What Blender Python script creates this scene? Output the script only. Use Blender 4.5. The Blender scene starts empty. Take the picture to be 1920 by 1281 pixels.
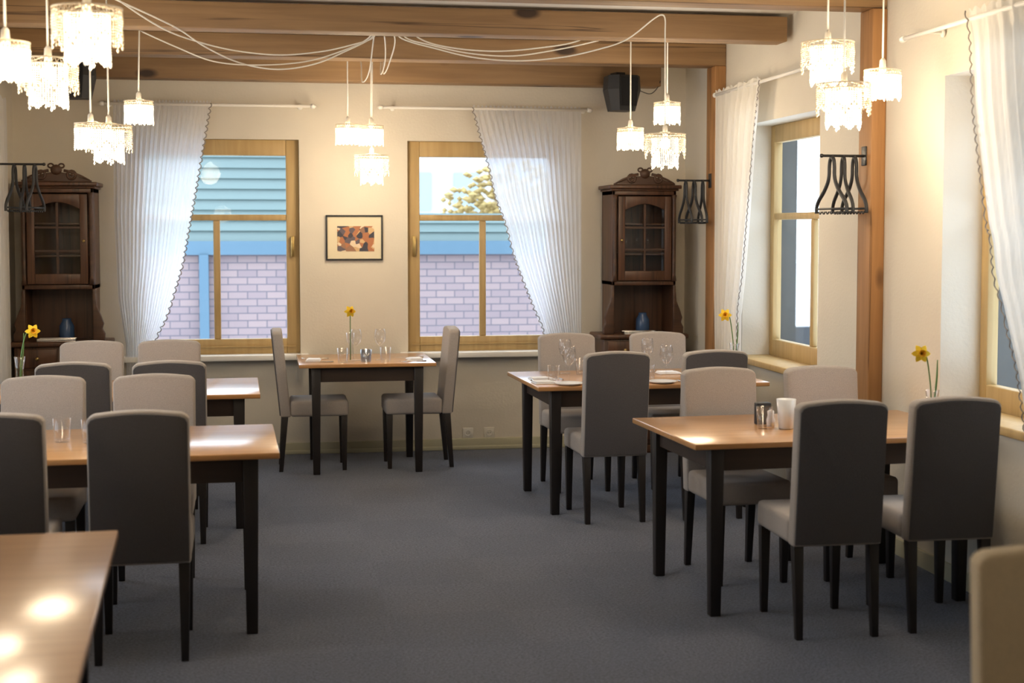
import bpy, bmesh, math, random
from mathutils import Vector, Matrix
random.seed(7)
SC = bpy.context.scene
COL = SC.collection
PI = math.pi
def R(d): return math.radians(d)
# ---------------------------------------------------------------- camera
EYE = 1.65; PITCH = R(3.3); YAW = R(9.79); FPX = 2667.0
PPY = 430 + FPX * math.tan(PITCH)
cd = bpy.data.cameras.new('camera'); cam = bpy.data.objects.new('camera', cd); COL.objects.link(cam)
cam.location = (0, 0, EYE); cam.rotation_euler = (PI/2 - PITCH, 0, -YAW)
cd.sensor_width = 36; cd.lens = FPX / 1920 * 36; cd.shift_y = (PPY - 640.5) / 1920
cd.clip_start = 0.05; cd.clip_end = 300
cd.dof.use_dof = True; cd.dof.focus_distance = 8.3; cd.dof.aperture_fstop = 2.6
SC.camera = cam
# ---------------------------------------------------------------- sky, exposure
W = bpy.data.worlds.new('sky'); SC.world = W; W.use_nodes = True
bg = W.node_tree.nodes['Background']; bg.inputs[0].default_value = (0.76, 0.87, 1.0, 1); bg.inputs[1].default_value = 5.2
SC.view_settings.view_transform = 'Standard'; SC.view_settings.look = 'None'
SC.view_settings.exposure = 0.0; SC.view_settings.gamma = 1; SC.view_settings.use_curve_mapping = False
SC.cycles.max_bounces = 8; SC.cycles.transparent_max_bounces = 24; SC.cycles.caustics_reflective = False; SC.cycles.caustics_refractive = False
LAMP_W = 11.0
# pixel of the photograph -> point on the plane Y = const (used to take measurements)
_F = Vector((math.sin(YAW)*math.cos(PITCH), math.cos(YAW)*math.cos(PITCH), -math.sin(PITCH)))
_R = Vector((math.cos(YAW), -math.sin(YAW), 0)); _U = _R.cross(_F)
def at(px, py, Y):
    d = _F + _R*((px-960)/FPX) - _U*((py-PPY)/FPX)
    return Vector((0, 0, EYE)) + d*(Y/d.y)
def atx(px, py, X):
    d = _F + _R*((px-960)/FPX) - _U*((py-PPY)/FPX)
    return Vector((0, 0, EYE)) + d*(X/d.x)
# ---------------------------------------------------------------- materials
M = {}
def mat(name, col, rough=.6, metal=0, bump=0, bscale=40, var=0, vscale=6, spec=.5, coat=0, sheen=0):
    m = bpy.data.materials.new(name); m.use_nodes = True; nt = m.node_tree; b = nt.nodes['Principled BSDF']
    b.inputs['Base Color'].default_value = (*col, 1); b.inputs['Roughness'].default_value = rough
    b.inputs['Metallic'].default_value = metal; b.inputs['Specular IOR Level'].default_value = spec
    b.inputs['Coat Weight'].default_value = coat; b.inputs['Sheen Weight'].default_value = sheen
    tc = nt.nodes.new('ShaderNodeTexCoord')
    if var:
        n = nt.nodes.new('ShaderNodeTexNoise'); n.inputs['Scale'].default_value = vscale; n.inputs['Detail'].default_value = 6
        nt.links.new(tc.outputs['Object'], n.inputs['Vector'])
        r = nt.nodes.new('ShaderNodeValToRGB'); r.color_ramp.elements[0].position = .3; r.color_ramp.elements[1].position = .7
        r.color_ramp.elements[0].color = (*[c*(1-var) for c in col], 1); r.color_ramp.elements[1].color = (*[min(1, c*(1+var)) for c in col], 1)
        nt.links.new(n.outputs['Fac'], r.inputs['Fac']); nt.links.new(r.outputs['Color'], b.inputs['Base Color'])
    if bump:
        n = nt.nodes.new('ShaderNodeTexNoise'); n.inputs['Scale'].default_value = bscale; n.inputs['Detail'].default_value = 3
        nt.links.new(tc.outputs['Object'], n.inputs['Vector'])
        bp = nt.nodes.new('ShaderNodeBump'); bp.inputs['Strength'].default_value = bump; bp.inputs['Distance'].default_value = .01
        nt.links.new(n.outputs['Fac'], bp.inputs['Height']); nt.links.new(bp.outputs['Normal'], b.inputs['Normal'])
    M[name] = m; return m
def wood(name, c0, c1, dark, axis=0, scale=1.0, rough=.5, knots=True, coat=0, cracks=True):
    """grain stretched along one axis, with knots and drying cracks"""
    m = bpy.data.materials.new(name); m.use_nodes = True; nt = m.node_tree; N = nt.nodes; L = nt.links; b = N['Principled BSDF']
    tc = N.new('ShaderNodeTexCoord'); mp = N.new('ShaderNodeMapping')
    s = [14*scale]*3; s[axis] = .9*scale; mp.inputs['Scale'].default_value = s
    L.new(tc.outputs['Object'], mp.inputs['Vector'])
    n = N.new('ShaderNodeTexNoise'); n.inputs['Scale'].default_value = 1.6; n.inputs['Detail'].default_value = 8; n.inputs['Distortion'].default_value = .6
    L.new(mp.outputs['Vector'], n.inputs['Vector'])
    r = N.new('ShaderNodeValToRGB'); e = r.color_ramp.elements; e[0].position = .32; e[1].position = .68; e[0].color = (*c0, 1); e[1].color = (*c1, 1)
    L.new(n.outputs['Fac'], r.inputs['Fac']); out = r.outputs['Color']
    def mixin(fac, col, out):
        mx = N.new('ShaderNodeMixRGB'); mx.inputs[2].default_value = (*col, 1); L.new(fac, mx.inputs[0]); L.new(out, mx.inputs[1]); return mx.outputs[0]
    if knots:
        mk = N.new('ShaderNodeMapping'); s = [3.4]*3; s[axis] = 1.5; mk.inputs['Scale'].default_value = s; L.new(tc.outputs['Object'], mk.inputs['Vector'])
        v = N.new('ShaderNodeTexVoronoi'); v.inputs['Scale'].default_value = 1.0; L.new(mk.outputs['Vector'], v.inputs['Vector'])
        k = N.new('ShaderNodeValToRGB'); k.color_ramp.elements[0].position = .09; k.color_ramp.elements[0].color = (1, 1, 1, 1); k.color_ramp.elements[1].position = .15; k.color_ramp.elements[1].color = (0, 0, 0, 1)
        L.new(v.outputs['Distance'], k.inputs['Fac']); out = mixin(k.outputs['Color'], dark, out)
    if cracks:
        mc = N.new('ShaderNodeMapping'); s = [16.0]*3; s[axis] = .35; mc.inputs['Scale'].default_value = s; L.new(tc.outputs['Object'], mc.inputs['Vector'])
        n2 = N.new('ShaderNodeTexNoise'); n2.inputs['Scale'].default_value = 1; n2.inputs['Detail'].default_value = 3; L.new(mc.outputs['Vector'], n2.inputs['Vector'])
        k = N.new('ShaderNodeValToRGB'); el = k.color_ramp.elements; el[0].position = .595; el[0].color = (0, 0, 0, 1); el[1].position = .615; el[1].color = (.8, .8, .8, 1)
        x = el.new(.635); x.color = (0, 0, 0, 1)
        L.new(n2.outputs['Fac'], k.inputs['Fac']); out = mixin(k.outputs['Color'], dark, out)
    L.new(out, b.inputs['Base Color']); b.inputs['Roughness'].default_value = rough; b.inputs['Coat Weight'].default_value = coat
    M[name] = m; return m
mat('wall', (.70, .65, .555), .9, bump=.12, bscale=60, var=.02, vscale=3)
mat('ceiling', (.78, .74, .66), .9)
mat('base', (.47, .45, .32), .6)
mat('white_paint', (.85, .83, .78), .45)
mat('fabric', (.42, .375, .34), .95, bump=.5, bscale=420, var=.10, vscale=260, sheen=.15)
mat('back_dark', (.105, .097, .102), .95, bump=.5, bscale=420, var=.10, vscale=260, sheen=.1)
mat('beige_fabric', (.74, .62, .44), .95, bump=.4, bscale=300, var=.08, vscale=200, sheen=.1)
mat('leg', (.018, .014, .013), .42)
mat('black_metal', (.012, .012, .013), .4)
mat('black', (.02, .021, .024), .55)
mat('mesh_black', (.01, .011, .014), .8, bump=.6, bscale=300)
mat('cord', (.82, .78, .70), .5)
mat('silver', (.75, .74, .72), .25, metal=1)
mat('brass', (.55, .40, .16), .35, metal=1)
mat('paper', (.86, .86, .86), .8)
mat('napkin', (.82, .84, .88), .85)
mat('porcelain', (.85, .85, .85), .2)
mat('socket', (.80, .77, .68), .4)
mat('petal', (.90, .62, .02), .6)
mat('trumpet', (.85, .42, .01), .6)
mat('stem', (.10, .22, .05), .5)
mat('blue_glaze', (.05, .10, .22), .25)
mat('teal', (.135, .19, .185), .5)
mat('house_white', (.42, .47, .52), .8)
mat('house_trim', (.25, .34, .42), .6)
mat('gold_leaf', (.36, .26, .09), .8)
mat('blue_beam', (.08, .15, .21), .5)
mat('snow', (.85, .88, .92), .9)
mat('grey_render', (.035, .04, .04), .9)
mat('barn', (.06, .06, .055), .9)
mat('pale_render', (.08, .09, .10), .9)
mat('amber_wax', (.75, .42, .10), .5)
wood('beam', (.25, .145, .068), (.345, .21, .10), (.05, .026, .014), 0, rough=.6)
wood('post', (.30, .145, .05), (.43, .22, .085), (.07, .03, .012), 2, rough=.55)
wood('window_wood', (.44, .30, .125), (.53, .375, .17), (.12, .06, .02), 2, rough=.5, knots=False, cracks=False)
m = wood('tabletop', (.47, .225, .072), (.57, .29, .105), (.08, .03, .01), 0, scale=1.3, rough=.40, knots=False, cracks=False, coat=.9)
m.node_tree.nodes['Principled BSDF'].inputs['Coat Roughness'].default_value = .17
wood('apron', (.030, .017, .010), (.045, .025, .015), (.01, .005, .003), 0, rough=.5, knots=False, cracks=False)
wood('cab_wood', (.060, .026, .013), (.115, .050, .024), (.02, .008, .004), 2, rough=.4, knots=False)
wood('carve', (.05, .024, .014), (.09, .042, .022), (.02, .008, .004), 0, rough=.45, knots=False, cracks=False)
# carpet
m = mat('carpet', (.080, .080, .094), 1, bump=.9, bscale=130, sheen=.35)
nt = m.node_tree; b = nt.nodes['Principled BSDF']; tc = nt.nodes.new('ShaderNodeTexCoord')
n1 = nt.nodes.new('ShaderNodeTexNoise'); n1.inputs['Scale'].default_value = 85; n1.inputs['Detail'].default_value = 3
n2 = nt.nodes.new('ShaderNodeTexChecker'); n2.inputs['Scale'].default_value = 2.0; n2.inputs[1].default_value = (.080, .085, .112, 1); n2.inputs[2].default_value = (.070, .075, .100, 1)
mx = nt.nodes.new('ShaderNodeMixRGB'); mx.blend_type = 'OVERLAY'; mx.inputs[0].default_value = .9; rr = nt.nodes.new('ShaderNodeValToRGB'); rr.color_ramp.elements[0].position = .36; rr.color_ramp.elements[1].position = .64; rr.color_ramp.elements[0].color = (.22, .22, .22, 1); rr.color_ramp.elements[1].color = (.80, .80, .80, 1)
nt.links.new(tc.outputs['Object'], n1.inputs['Vector']); nt.links.new(tc.outputs['Object'], n2.inputs['Vector'])
nt.links.new(n2.outputs['Color'], mx.inputs[1]); nt.links.new(n1.outputs['Fac'], rr.inputs[0]); nt.links.new(rr.outputs[0], mx.inputs[2]); nt.links.new(mx.outputs[0], b.inputs['Base Color'])
b.inputs['Sheen Tint'].default_value = (.7, .8, 1, 1)
# sheer curtain / glass / glowing beads
def sheer(name, col, open_, thru=.75):
    m = bpy.data.materials.new(name); m.use_nodes = True; nt = m.node_tree; nt.nodes.clear(); N = nt.nodes; L = nt.links
    o = N.new('ShaderNodeOutputMaterial'); d = N.new('ShaderNodeBsdfDiffuse'); t = N.new('ShaderNodeBsdfTranslucent'); tr = N.new('ShaderNodeBsdfTransparent')
    d.inputs[0].default_value = (*col, 1); t.inputs[0].default_value = (*col, 1)
    a = N.new('ShaderNodeMixShader'); a.inputs[0].default_value = thru; c = N.new('ShaderNodeMixShader')
    n = N.new('ShaderNodeTexNoise'); n.inputs['Scale'].default_value = 5; tcx = N.new('ShaderNodeTexCoord'); mp = N.new('ShaderNodeMapping'); mp.inputs['Scale'].default_value = (14, 14, 1)
    L.new(tcx.outputs['Object'], mp.inputs[0]); L.new(mp.outputs[0], n.inputs['Vector'])
    mr = N.new('ShaderNodeMapRange'); mr.inputs['To Min'].default_value = open_-.1; mr.inputs['To Max'].default_value = open_+.1; L.new(n.outputs['Fac'], mr.inputs[0])
    L.new(d.outputs[0], a.inputs[1]); L.new(t.outputs[0], a.inputs[2]); L.new(mr.outputs[0], c.inputs[0]); L.new(a.outputs[0], c.inputs[1]); L.new(tr.outputs[0], c.inputs[2]); L.new(c.outputs[0], o.inputs[0])
    M[name] = m
sheer('sheer', (.94, .95, .98), .17)
sheer('linen', (.86, .83, .77), .04, .3)
def clear(name, tint=(1, 1, 1), base=.04, ior=1.5):
    m = bpy.data.materials.new(name); m.use_nodes = True; nt = m.node_tree; nt.nodes.clear(); N = nt.nodes; L = nt.links
    o = N.new('ShaderNodeOutputMaterial'); g = N.new('ShaderNodeBsdfGlossy'); g.inputs['Roughness'].default_value = .02; tr = N.new('ShaderNodeBsdfTransparent'); tr.inputs[0].default_value = (*tint, 1)
    lw = N.new('ShaderNodeLayerWeight'); lw.inputs[0].default_value = .5; pw = N.new('ShaderNodeMath'); pw.operation = 'POWER'; pw.inputs[1].default_value = 3.5
    L.new(lw.outputs['Facing'], pw.inputs[0]); fr = N.new('ShaderNodeMath'); fr.operation = 'MULTIPLY_ADD'; fr.inputs[1].default_value = .5 if name == 'pane' else .8; fr.inputs[2].default_value = base; L.new(pw.outputs[0], fr.inputs[0]); c = N.new('ShaderNodeMixShader')
    L.new(fr.outputs[0], c.inputs[0]); L.new(tr.outputs[0], c.inputs[1]); L.new(g.outputs[0], c.inputs[2]); L.new(c.outputs[0], o.inputs[0]); M[name] = m
clear('pane', (.97, .99, 1), base=.01)
clear('glassware', (.985, .985, .99), ior=1.55)
clear('frosted', (.75, .80, .88), base=.15)
def glow(name, col, s, base):
    m = bpy.data.materials.new(name); m.use_nodes = True; b = m.node_tree.nodes['Principled BSDF']
    b.inputs['Base Color'].default_value = (*base, 1); b.inputs['Emission Color'].default_value = (*col, 1); b.inputs['Emission Strength'].default_value = s; b.inputs['Roughness'].default_value = .3
    m.cycles.emission_sampling = 'NONE'; M[name] = m
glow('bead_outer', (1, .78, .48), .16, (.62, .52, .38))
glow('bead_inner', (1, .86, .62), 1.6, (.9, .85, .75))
glow('bulb', (1, .86, .62), 25, (1, 1, 1))
# print inside the picture: patches of warm and dark colour
m = mat('print', (.3, .2, .15), .7); nt = m.node_tree; v = nt.nodes.new('ShaderNodeTexVoronoi'); v.inputs['Scale'].default_value = 28
r = nt.nodes.new('ShaderNodeValToRGB'); r.color_ramp.interpolation = 'CONSTANT'
cols = [(.05, .05, .07), (.42, .17, .08), (.62, .42, .22), (.12, .10, .12), (.75, .62, .45), (.30, .16, .10)]
el = r.color_ramp.elements; el[0].color = (*cols[0], 1); el[0].position = 0; el[1].color = (*cols[1], 1); el[1].position = .22
for i in range(2, 6): e = el.new(.18+.15*i); e.color = (*cols[i], 1)
tc = nt.nodes.new('ShaderNodeTexCoord'); sp = nt.nodes.new('ShaderNodeSeparateColor'); nt.links.new(tc.outputs['Object'], v.inputs['Vector']); nt.links.new(v.outputs['Color'], sp.inputs[0]); nt.links.new(sp.outputs[0], r.inputs[0]); nt.links.new(r.outputs[0], nt.nodes['Principled BSDF'].inputs['Base Color'])
# bricks / siding for the houses outside
def brick(name, a, bcol, mortar, scale, w, h, ms=.012):
    m = mat(name, a, .9); nt = m.node_tree; t = nt.nodes.new('ShaderNodeTexBrick'); t.inputs['Color1'].default_value = (*a, 1); t.inputs['Color2'].default_value = (*bcol, 1); t.inputs['Mortar'].default_value = (*mortar, 1)
    t.inputs['Scale'].default_value = scale; t.inputs['Brick Width'].default_value = w; t.inputs['Row Height'].default_value = h; t.inputs['Mortar Size'].default_value = ms
    tc = nt.nodes.new('ShaderNodeTexCoord'); mp = nt.nodes.new('ShaderNodeMapping'); mp.inputs['Rotation'].default_value = (-PI/2, 0, 0)
    nt.links.new(tc.outputs['Object'], mp.inputs[0]); nt.links.new(mp.outputs[0], t.inputs['Vector']); nt.links.new(t.outputs['Color'], nt.nodes['Principled BSDF'].inputs['Base Color'])
brick('brick', (.31, .23, .225), (.25, .19, .20), (.14, .12, .14), 1, .21, .08, .007)
# ---------------------------------------------------------------- mesh helpers
class MB:
    def __init__(s): s.bm = bmesh.new()
    def box(s, x0, x1, y0, y1, z0, z1, mtx=None):
        v = [s.bm.verts.new(p) for p in ((x0,y0,z0),(x1,y0,z0),(x1,y1,z0),(x0,y1,z0),(x0,y0,z1),(x1,y0,z1),(x1,y1,z1),(x0,y1,z1))]
        if mtx: [setattr(q, 'co', mtx @ q.co) for q in v]
        for f in ((0,3,2,1),(4,5,6,7),(0,1,5,4),(1,2,6,5),(2,3,7,6),(3,0,4,7)): s.bm.faces.new([v[i] for i in f])
        return s
    def taper(s, x, y, w0, w1, z0, z1, x1=None, y1=None):
        x1 = x if x1 is None else x1; y1 = y if y1 is None else y1
        a = [s.bm.verts.new((x+i*w0/2, y+j*w0/2, z0)) for i, j in ((-1,-1),(1,-1),(1,1),(-1,1))]
        b = [s.bm.verts.new((x1+i*w1/2, y1+j*w1/2, z1)) for i, j in ((-1,-1),(1,-1),(1,1),(-1,1))]
        s.bm.faces.new(a[::-1]); s.bm.faces.new(b)
        for i in range(4): s.bm.faces.new((a[i], a[(i+1)%4], b[(i+1)%4], b[i]))
        return s
    def tube(s, pts, r, n=8, cap=True, sx=1.0, closed=False):
        pts = [Vector(p) for p in pts]; rings = []; up = None
        for i, p in enumerate(pts):
            a = pts[i-1] if i else (pts[-1] if closed else p); c = pts[i+1] if i < len(pts)-1 else (pts[0] if closed else p)
            t = (c-a).normalized() if (c-a).length > 1e-9 else Vector((0,0,1))
            if up is None:
                up = Vector((0,0,1)) if abs(t.z) < .9 else Vector((0,1,0))
            side = t.cross(up)
            if side.length < 1e-4: side = t.cross(Vector((1,0,0)))
            side.normalize(); up = side.cross(t).normalized()
            rr = r[i] if isinstance(r, (list, tuple)) else r
            rings.append([s.bm.verts.new(p + side*math.cos(2*PI*k/n)*rr*sx + up*math.sin(2*PI*k/n)*rr) for k in range(n)])
        m_ = len(rings)
        for i in range(m_ if closed else m_-1):
            A = rings[i]; B = rings[(i+1) % m_]
            for k in range(n): s.bm.faces.new((A[k], A[(k+1)%n], B[(k+1)%n], B[k]))
        if cap and not closed: s.bm.faces.new(rings[0][::-1]); s.bm.faces.new(rings[-1])
        return s
    def lathe(s, prof, cx=0, cy=0, n=20, caps=False):
        rings = [[s.bm.verts.new((cx+r*math.cos(2*PI*k/n), cy+r*math.sin(2*PI*k/n), z)) for k in range(n)] for r, z in prof]
        for A, B in zip(rings, rings[1:]):
            for k in range(n): s.bm.faces.new((A[k], A[(k+1)%n], B[(k+1)%n], B[k]))
        if caps: s.bm.faces.new(rings[0][::-1]); s.bm.faces.new(rings[-1])
        return s
    def prism(s, poly, y0, y1, axis='y'):
        """outline in XZ (axis y) or YZ (axis x) or XY (axis z) with thickness"""
        def P(a, b, t): return (a, t, b) if axis == 'y' else ((t, a, b) if axis == 'x' else (a, b, t))
        A = [s.bm.verts.new(P(a, b, y0)) for a, b in poly]; B = [s.bm.verts.new(P(a, b, y1)) for a, b in poly]
        s.bm.faces.new(A); s.bm.faces.new(B[::-1])
        for i in range(len(A)): s.bm.faces.new((A[i], B[i], B[(i+1)%len(A)], A[(i+1)%len(A)]))
        return s
    def ball(s, c, r, seg=8, rings=5, sc=(1,1,1)):
        bmesh.ops.create_uvsphere(s.bm, u_segments=seg, v_segments=rings, radius=r, matrix=Matrix.Translation(c) @ Matrix.Diagonal((*sc, 1))); return s
    def octa(s, c, r, rz=None):
        rz = rz or r; x, y, z = c
        v = [s.bm.verts.new(p) for p in ((x+r,y,z),(x,y+r,z),(x-r,y,z),(x,y-r,z),(x,y,z+rz),(x,y,z-rz))]
        for i in range(4): s.bm.faces.new((v[i], v[(i+1)%4], v[4])); s.bm.faces.new((v[(i+1)%4], v[i], v[5]))
        return s
    def obj(s, name, m, parent=None, smooth=False, bevel=0, seg=2, loc=None):
        bmesh.ops.recalc_face_normals(s.bm, faces=s.bm.faces[:])
        me = bpy.data.meshes.new(name); s.bm.to_mesh(me); s.bm.free(); me.materials.append(M[m] if isinstance(m, str) else m)
        for p in me.polygons: p.use_smooth = smooth
        o = bpy.data.objects.new(name, me); COL.objects.link(o)
        if parent: o.parent = parent
        if loc: o.location = loc
        if bevel:
            md = o.modifiers.new('bevel', 'BEVEL'); md.width = bevel; md.segments = seg; md.limit_method = 'ANGLE'; md.angle_limit = R(35)
            for p in me.polygons: p.use_smooth = True
            md.harden_normals = False
        return o
def thing(name, label, cat, loc=(0,0,0), rz=0, group=None):
    o = bpy.data.objects.new(name, None); COL.objects.link(o); o.location = loc; o.rotation_euler = (0,0,rz); o.empty_display_size = .1
    o['label'] = label; o['category'] = cat
    if group: o['group'] = group
    return o
def tag(o, label, cat, group=None):
    o['label'] = label; o['category'] = cat
    if group: o['group'] = group
    return o
def struct(o): o['kind'] = 'structure'; return o
def sroot(name, loc=(0,0,0)):
    o = bpy.data.objects.new(name, None); COL.objects.link(o); o.location = loc; return struct(o)
KIDS = {}
def dup(root, loc, rz, label, group=None):
    r = root.copy(); COL.objects.link(r); r.location = loc; r.rotation_euler = (0,0,rz); r['label'] = label
    if group: r['group'] = group
    for ch in [o for o in COL.objects if o.parent == root]:
        c = ch.copy(); COL.objects.link(c); c.parent = r
        for g in [o for o in COL.objects if o.parent == ch]:
            d = g.copy(); COL.objects.link(d); d.parent = c
    return r
def crom(P, k=8):
    P = [Vector(p) for p in P]; out = []
    Q = [P[0]*2-P[1]] + P + [P[-1]*2-P[-2]]
    for i in range(1, len(Q)-2):
        a, b_, c, d = Q[i-1:i+3]
        for j in range(k):
            t = j/k; out.append(.5*((2*b_)+(c-a)*t+(2*a-5*b_+4*c-d)*t*t+(3*b_-a-3*c+d)*t**3))
    out.append(P[-1]); return out
# ================================================================ the room
XL, XR, YB, YF, ZC = -1.75, 3.15, 10.5, -5.0, 2.95
T = .40
struct(MB().box(XL-T, XR+.25, YF-T, YB+T, -.2, 0).obj('floor', 'carpet'))
struct(MB().box(XL-T, XR+T, YF-T, YB+T, ZC, ZC+.2).obj('ceiling', 'ceiling'))
def wall_panels(name, axis, p0, p1, a0, a1, holes, mt='wall'):
    """a wall with rectangular openings; axis 'x': runs along X with thickness p0..p1 in Y"""
    m = MB(); cuts = sorted(holes); a = a0
    def bx(u0, u1, z0, z1):
        if u1-u0 < 1e-4 or z1-z0 < 1e-4: return
        m.box(u0, u1, p0, p1, z0, z1) if axis == 'x' else m.box(p0, p1, u0, u1, z0, z1)
    for u0, u1, z0, z1 in cuts:
        bx(a, u0, 0, ZC); bx(u0, u1, 0, z0); bx(u0, u1, z1, ZC); a = u1
    bx(a, a1, 0, ZC); return struct(m.obj(name, mt))
HB = [(-.96, .24, .735, 2.30), (1.03, 2.19, .735, 2.30)]           # openings in the back wall (x0,x1,z0,z1)
HR = [(4.35, 6.29, .80, 2.37), (7.82, 9.15, .80, 2.34)]             # right wall (y0,y1)
HL = [(5.0, 6.5, .80, 2.34), (7.3, 8.6, .80, 2.34)]             # left wall
wall_panels('wall_back', 'x', YB, YB+T, XL-T, XR+T, HB)
wall_panels('wall_front', 'x', YF-T, YF, XL-T, XR+T, [], 'cab_wood')
wall_panels('wall_right', 'y', XR, XR+.25, YF, YB, HR)
wall_panels('wall_left', 'y', XL-T, XL, YF, YB, HL)
struct(MB().box(XL, XR, YB-.018, YB, 0, .085).box(XL, XR, YB-.024, YB, 0, .03).obj('baseboard_back', 'base', bevel=.004))
struct(MB().box(XR-.018, XR, YF, YB-.024, 0, .085).obj('baseboard_right', 'base', bevel=.004))
struct(MB().box(XL, XL+.018, YF, YB-.024, 0, .085).obj('baseboard_left', 'base', bevel=.004))
# windows: wooden frame, transom rail, lower mullion, panes, sill
def frame_bars(m, u0, u1, z0, z1, d0, d1, axis, fw, mull, railz, topw=None, botw=None):
    topw = topw or fw; botw = botw or fw
    def bx(a, b_, c, d, e0=d0, e1=d1): m.box(a, b_, e0, e1, c, d) if axis == 'x' else m.box(e0, e1, a, b_, c, d)
    bx(u0, u0+fw, z0, z1); bx(u1-fw, u1, z0, z1); bx(u0+fw, u1-fw, z1-topw, z1); bx(u0+fw, u1-fw, z0, z0+botw)
    s = (d1-d0)*.2
    bx(u0+fw, u1-fw, railz-.022, railz+.022, d0+s*.5, d1-s)
    if mull is not None: bx(mull-.024, mull+.024, z0+botw, railz-.022, d0+s, d1-s)
def window(name, axis, u0, u1, z0, z1, face, out, mull, railz, fw=.11, sign=1):
    r = sroot(name); m = MB(); d0, d1 = sorted((out, out+.06*sign))
    frame_bars(m, u0, u1, z0, z1, d0, d1, axis, fw, mull, railz, .115, .115)
    m.obj('window_frame', 'window_wood', r, bevel=.006)
    p = MB(); pm = (d0+d1)/2
    (p.box(u0+fw-.01, u1-fw+.01, pm-.003, pm+.003, z0+.1, z1-.1) if axis == 'x' else p.box(pm-.003, pm+.003, u0+fw-.01, u1-fw+.01, z0+.1, z1-.1)).obj('pane', 'pane', r)
    return r
for i, (x0, x1, z0, z1) in enumerate(HB):
    fw = .095
    w = window('window_%d' % (i+1), 'x', x0, x1, z0, z1, YB, YB+.05, (-.355, 1.60)[i], 1.735, fw)
    MB().box(x0-.35 if i == 0 else x0-.06, x1+.06 if i == 0 else x1+.3, YB-.10, YB+.05, z0-.035, z0+.006).obj('window_sill', 'white_paint', w, bevel=.006)
    MB().box(x0+.03, x1-.03, YB+.035, YB+.05, z0+.055, z0+.062).obj('drip_rail', 'window_wood', w)
    for hx in ((x1-.05,), (x0+.05,))[i]: MB().box(hx-.012, hx+.012, YB+.02, YB+.05, 1.45, 1.60).obj('window_handle', 'brass', w, bevel=.004)
for i, (y0, y1, z0, z1) in enumerate(HR):
    w = window('window_%d' % (i+3), 'y', y0, y1, z0, z1, XR, XR+(.20 if i == 0 else .19), ((y0+y1)/2, atx(1527, 500, XR+.22).y)[i], 1.735, .065)
    MB().box(XR-.05, XR+.19, y0+.0, y1-.0, z0-.035, z0+.006).obj('window_sill', 'window_wood', w, bevel=.006)
for i, (y0, y1, z0, z1) in enumerate(HL):
    w = window('window_%d' % (i+5), 'y', y0, y1, z0, z1, XL, XL-.14, (y0+y1)/2, 1.735, .09, -1)
    MB().box(XL-.14, XL+.05, y0, y1, z0-.035, z0+.006).obj('window_sill', 'white_paint', w, bevel=.006)
# sky portals at the openings: they only guide the sampling of the sky's own light
def portal(loc, rot, sx, sy):
    l = bpy.data.lights.new('sky_portal', 'AREA'); l.shape = 'RECTANGLE'; l.size = sx; l.size_y = sy; l.cycles.is_portal = True
    o = bpy.data.objects.new('sky_portal', l); COL.objects.link(o); o.location = loc; o.rotation_euler = rot
for x0, x1, z0, z1 in HB: portal(((x0+x1)/2, YB+.3, (z0+z1)/2), (-PI/2, 0, 0), x1-x0, z1-z0)
for y0, y1, z0, z1 in HR: portal((XR+.27, (y0+y1)/2, (z0+z1)/2), (0, PI/2, 0), z1-z0, y1-y0)
for y0, y1, z0, z1 in HL: portal((XL-.36, (y0+y1)/2, (z0+z1)/2), (0, -PI/2, 0), z1-z0, y1-y0)
# ================================================================ beams and posts
ZB = 2.78
def beam(x0, x1, y0, y1, z0, z1, label):
    o = MB().box(x0, x1, y0, y1, z0, z1).obj('ceiling_beam', 'beam', bevel=.008); tag(o, label, 'beam', 'pine ceiling beams'); return o
beam(XL, XR, 6.93, 7.09, ZB, ZC, 'pine ceiling beam at the very top edge of the photo, nearest the viewer')
beam(XL, 3.11, 8.25, 8.42, ZB, ZC-.02, 'knotty pine ceiling beam with a free sawn end, the one the cables swag under')
beam(XL, XR, 9.53, 9.72, ZB, ZC-.02, 'pine ceiling beam joined to the narrow farther wall post')
beam(XL, 2.88, 10.22, 10.40, 2.70, ZC-.02, 'pine ceiling beam closest to the window wall, behind the speakers')
for y0, y1, l in ((6.93, 7.09, 'tall pine post on right wall nearest the viewer, between the two right windows'), (9.53, 9.72, 'narrow pine post on right wall beside the far white curtain')):
    tag(MB().box(3.07, XR, y0, y1, 0, ZB).obj('wall_post', 'post', bevel=.006), l, 'post', 'pine wall posts')
# ================================================================ curtains and rods
def curtain_sheet(name, m, parent, P, nu=90, nv=50, folds=14, amp=.025, nrm=(0,-1,0), header=.02):
    """P(u,v)->point on the hanging plane; folds stand out along nrm"""
    bm = bmesh.new(); nrm = Vector(nrm); rows = []
    for j in range(nv+1):
        v = j/nv; row = []
        for i in range(nu+1):
            u = i/nu; a = amp*(.55+.45*math.sin(3.1*u+1.3))*(.6 if v < .05 else 1)
            d = a*math.sin(2*PI*folds*u + .8*math.sin(5*u+2*v)) + .3*a*math.sin(2*PI*folds*2.3*u+1+v)
            p = P(u, v) + nrm*d
            if v == 0: p.z += header*abs(math.sin(PI*folds*1.5*u))
            row.append(bm.verts.new(p))
        rows.append(row)
    for j in range(nv):
        for i in range(nu): bm.faces.new((rows[j][i], rows[j][i+1], rows[j+1][i+1], rows[j+1][i]))
    me = bpy.data.meshes.new(name); bm.to_mesh(me); bm.free(); me.materials.append(M[m])
    for p in me.polygons: p.use_smooth = True
    o = bpy.data.objects.new(name, me); COL.objects.link(o); o.parent = parent
    return o
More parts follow.
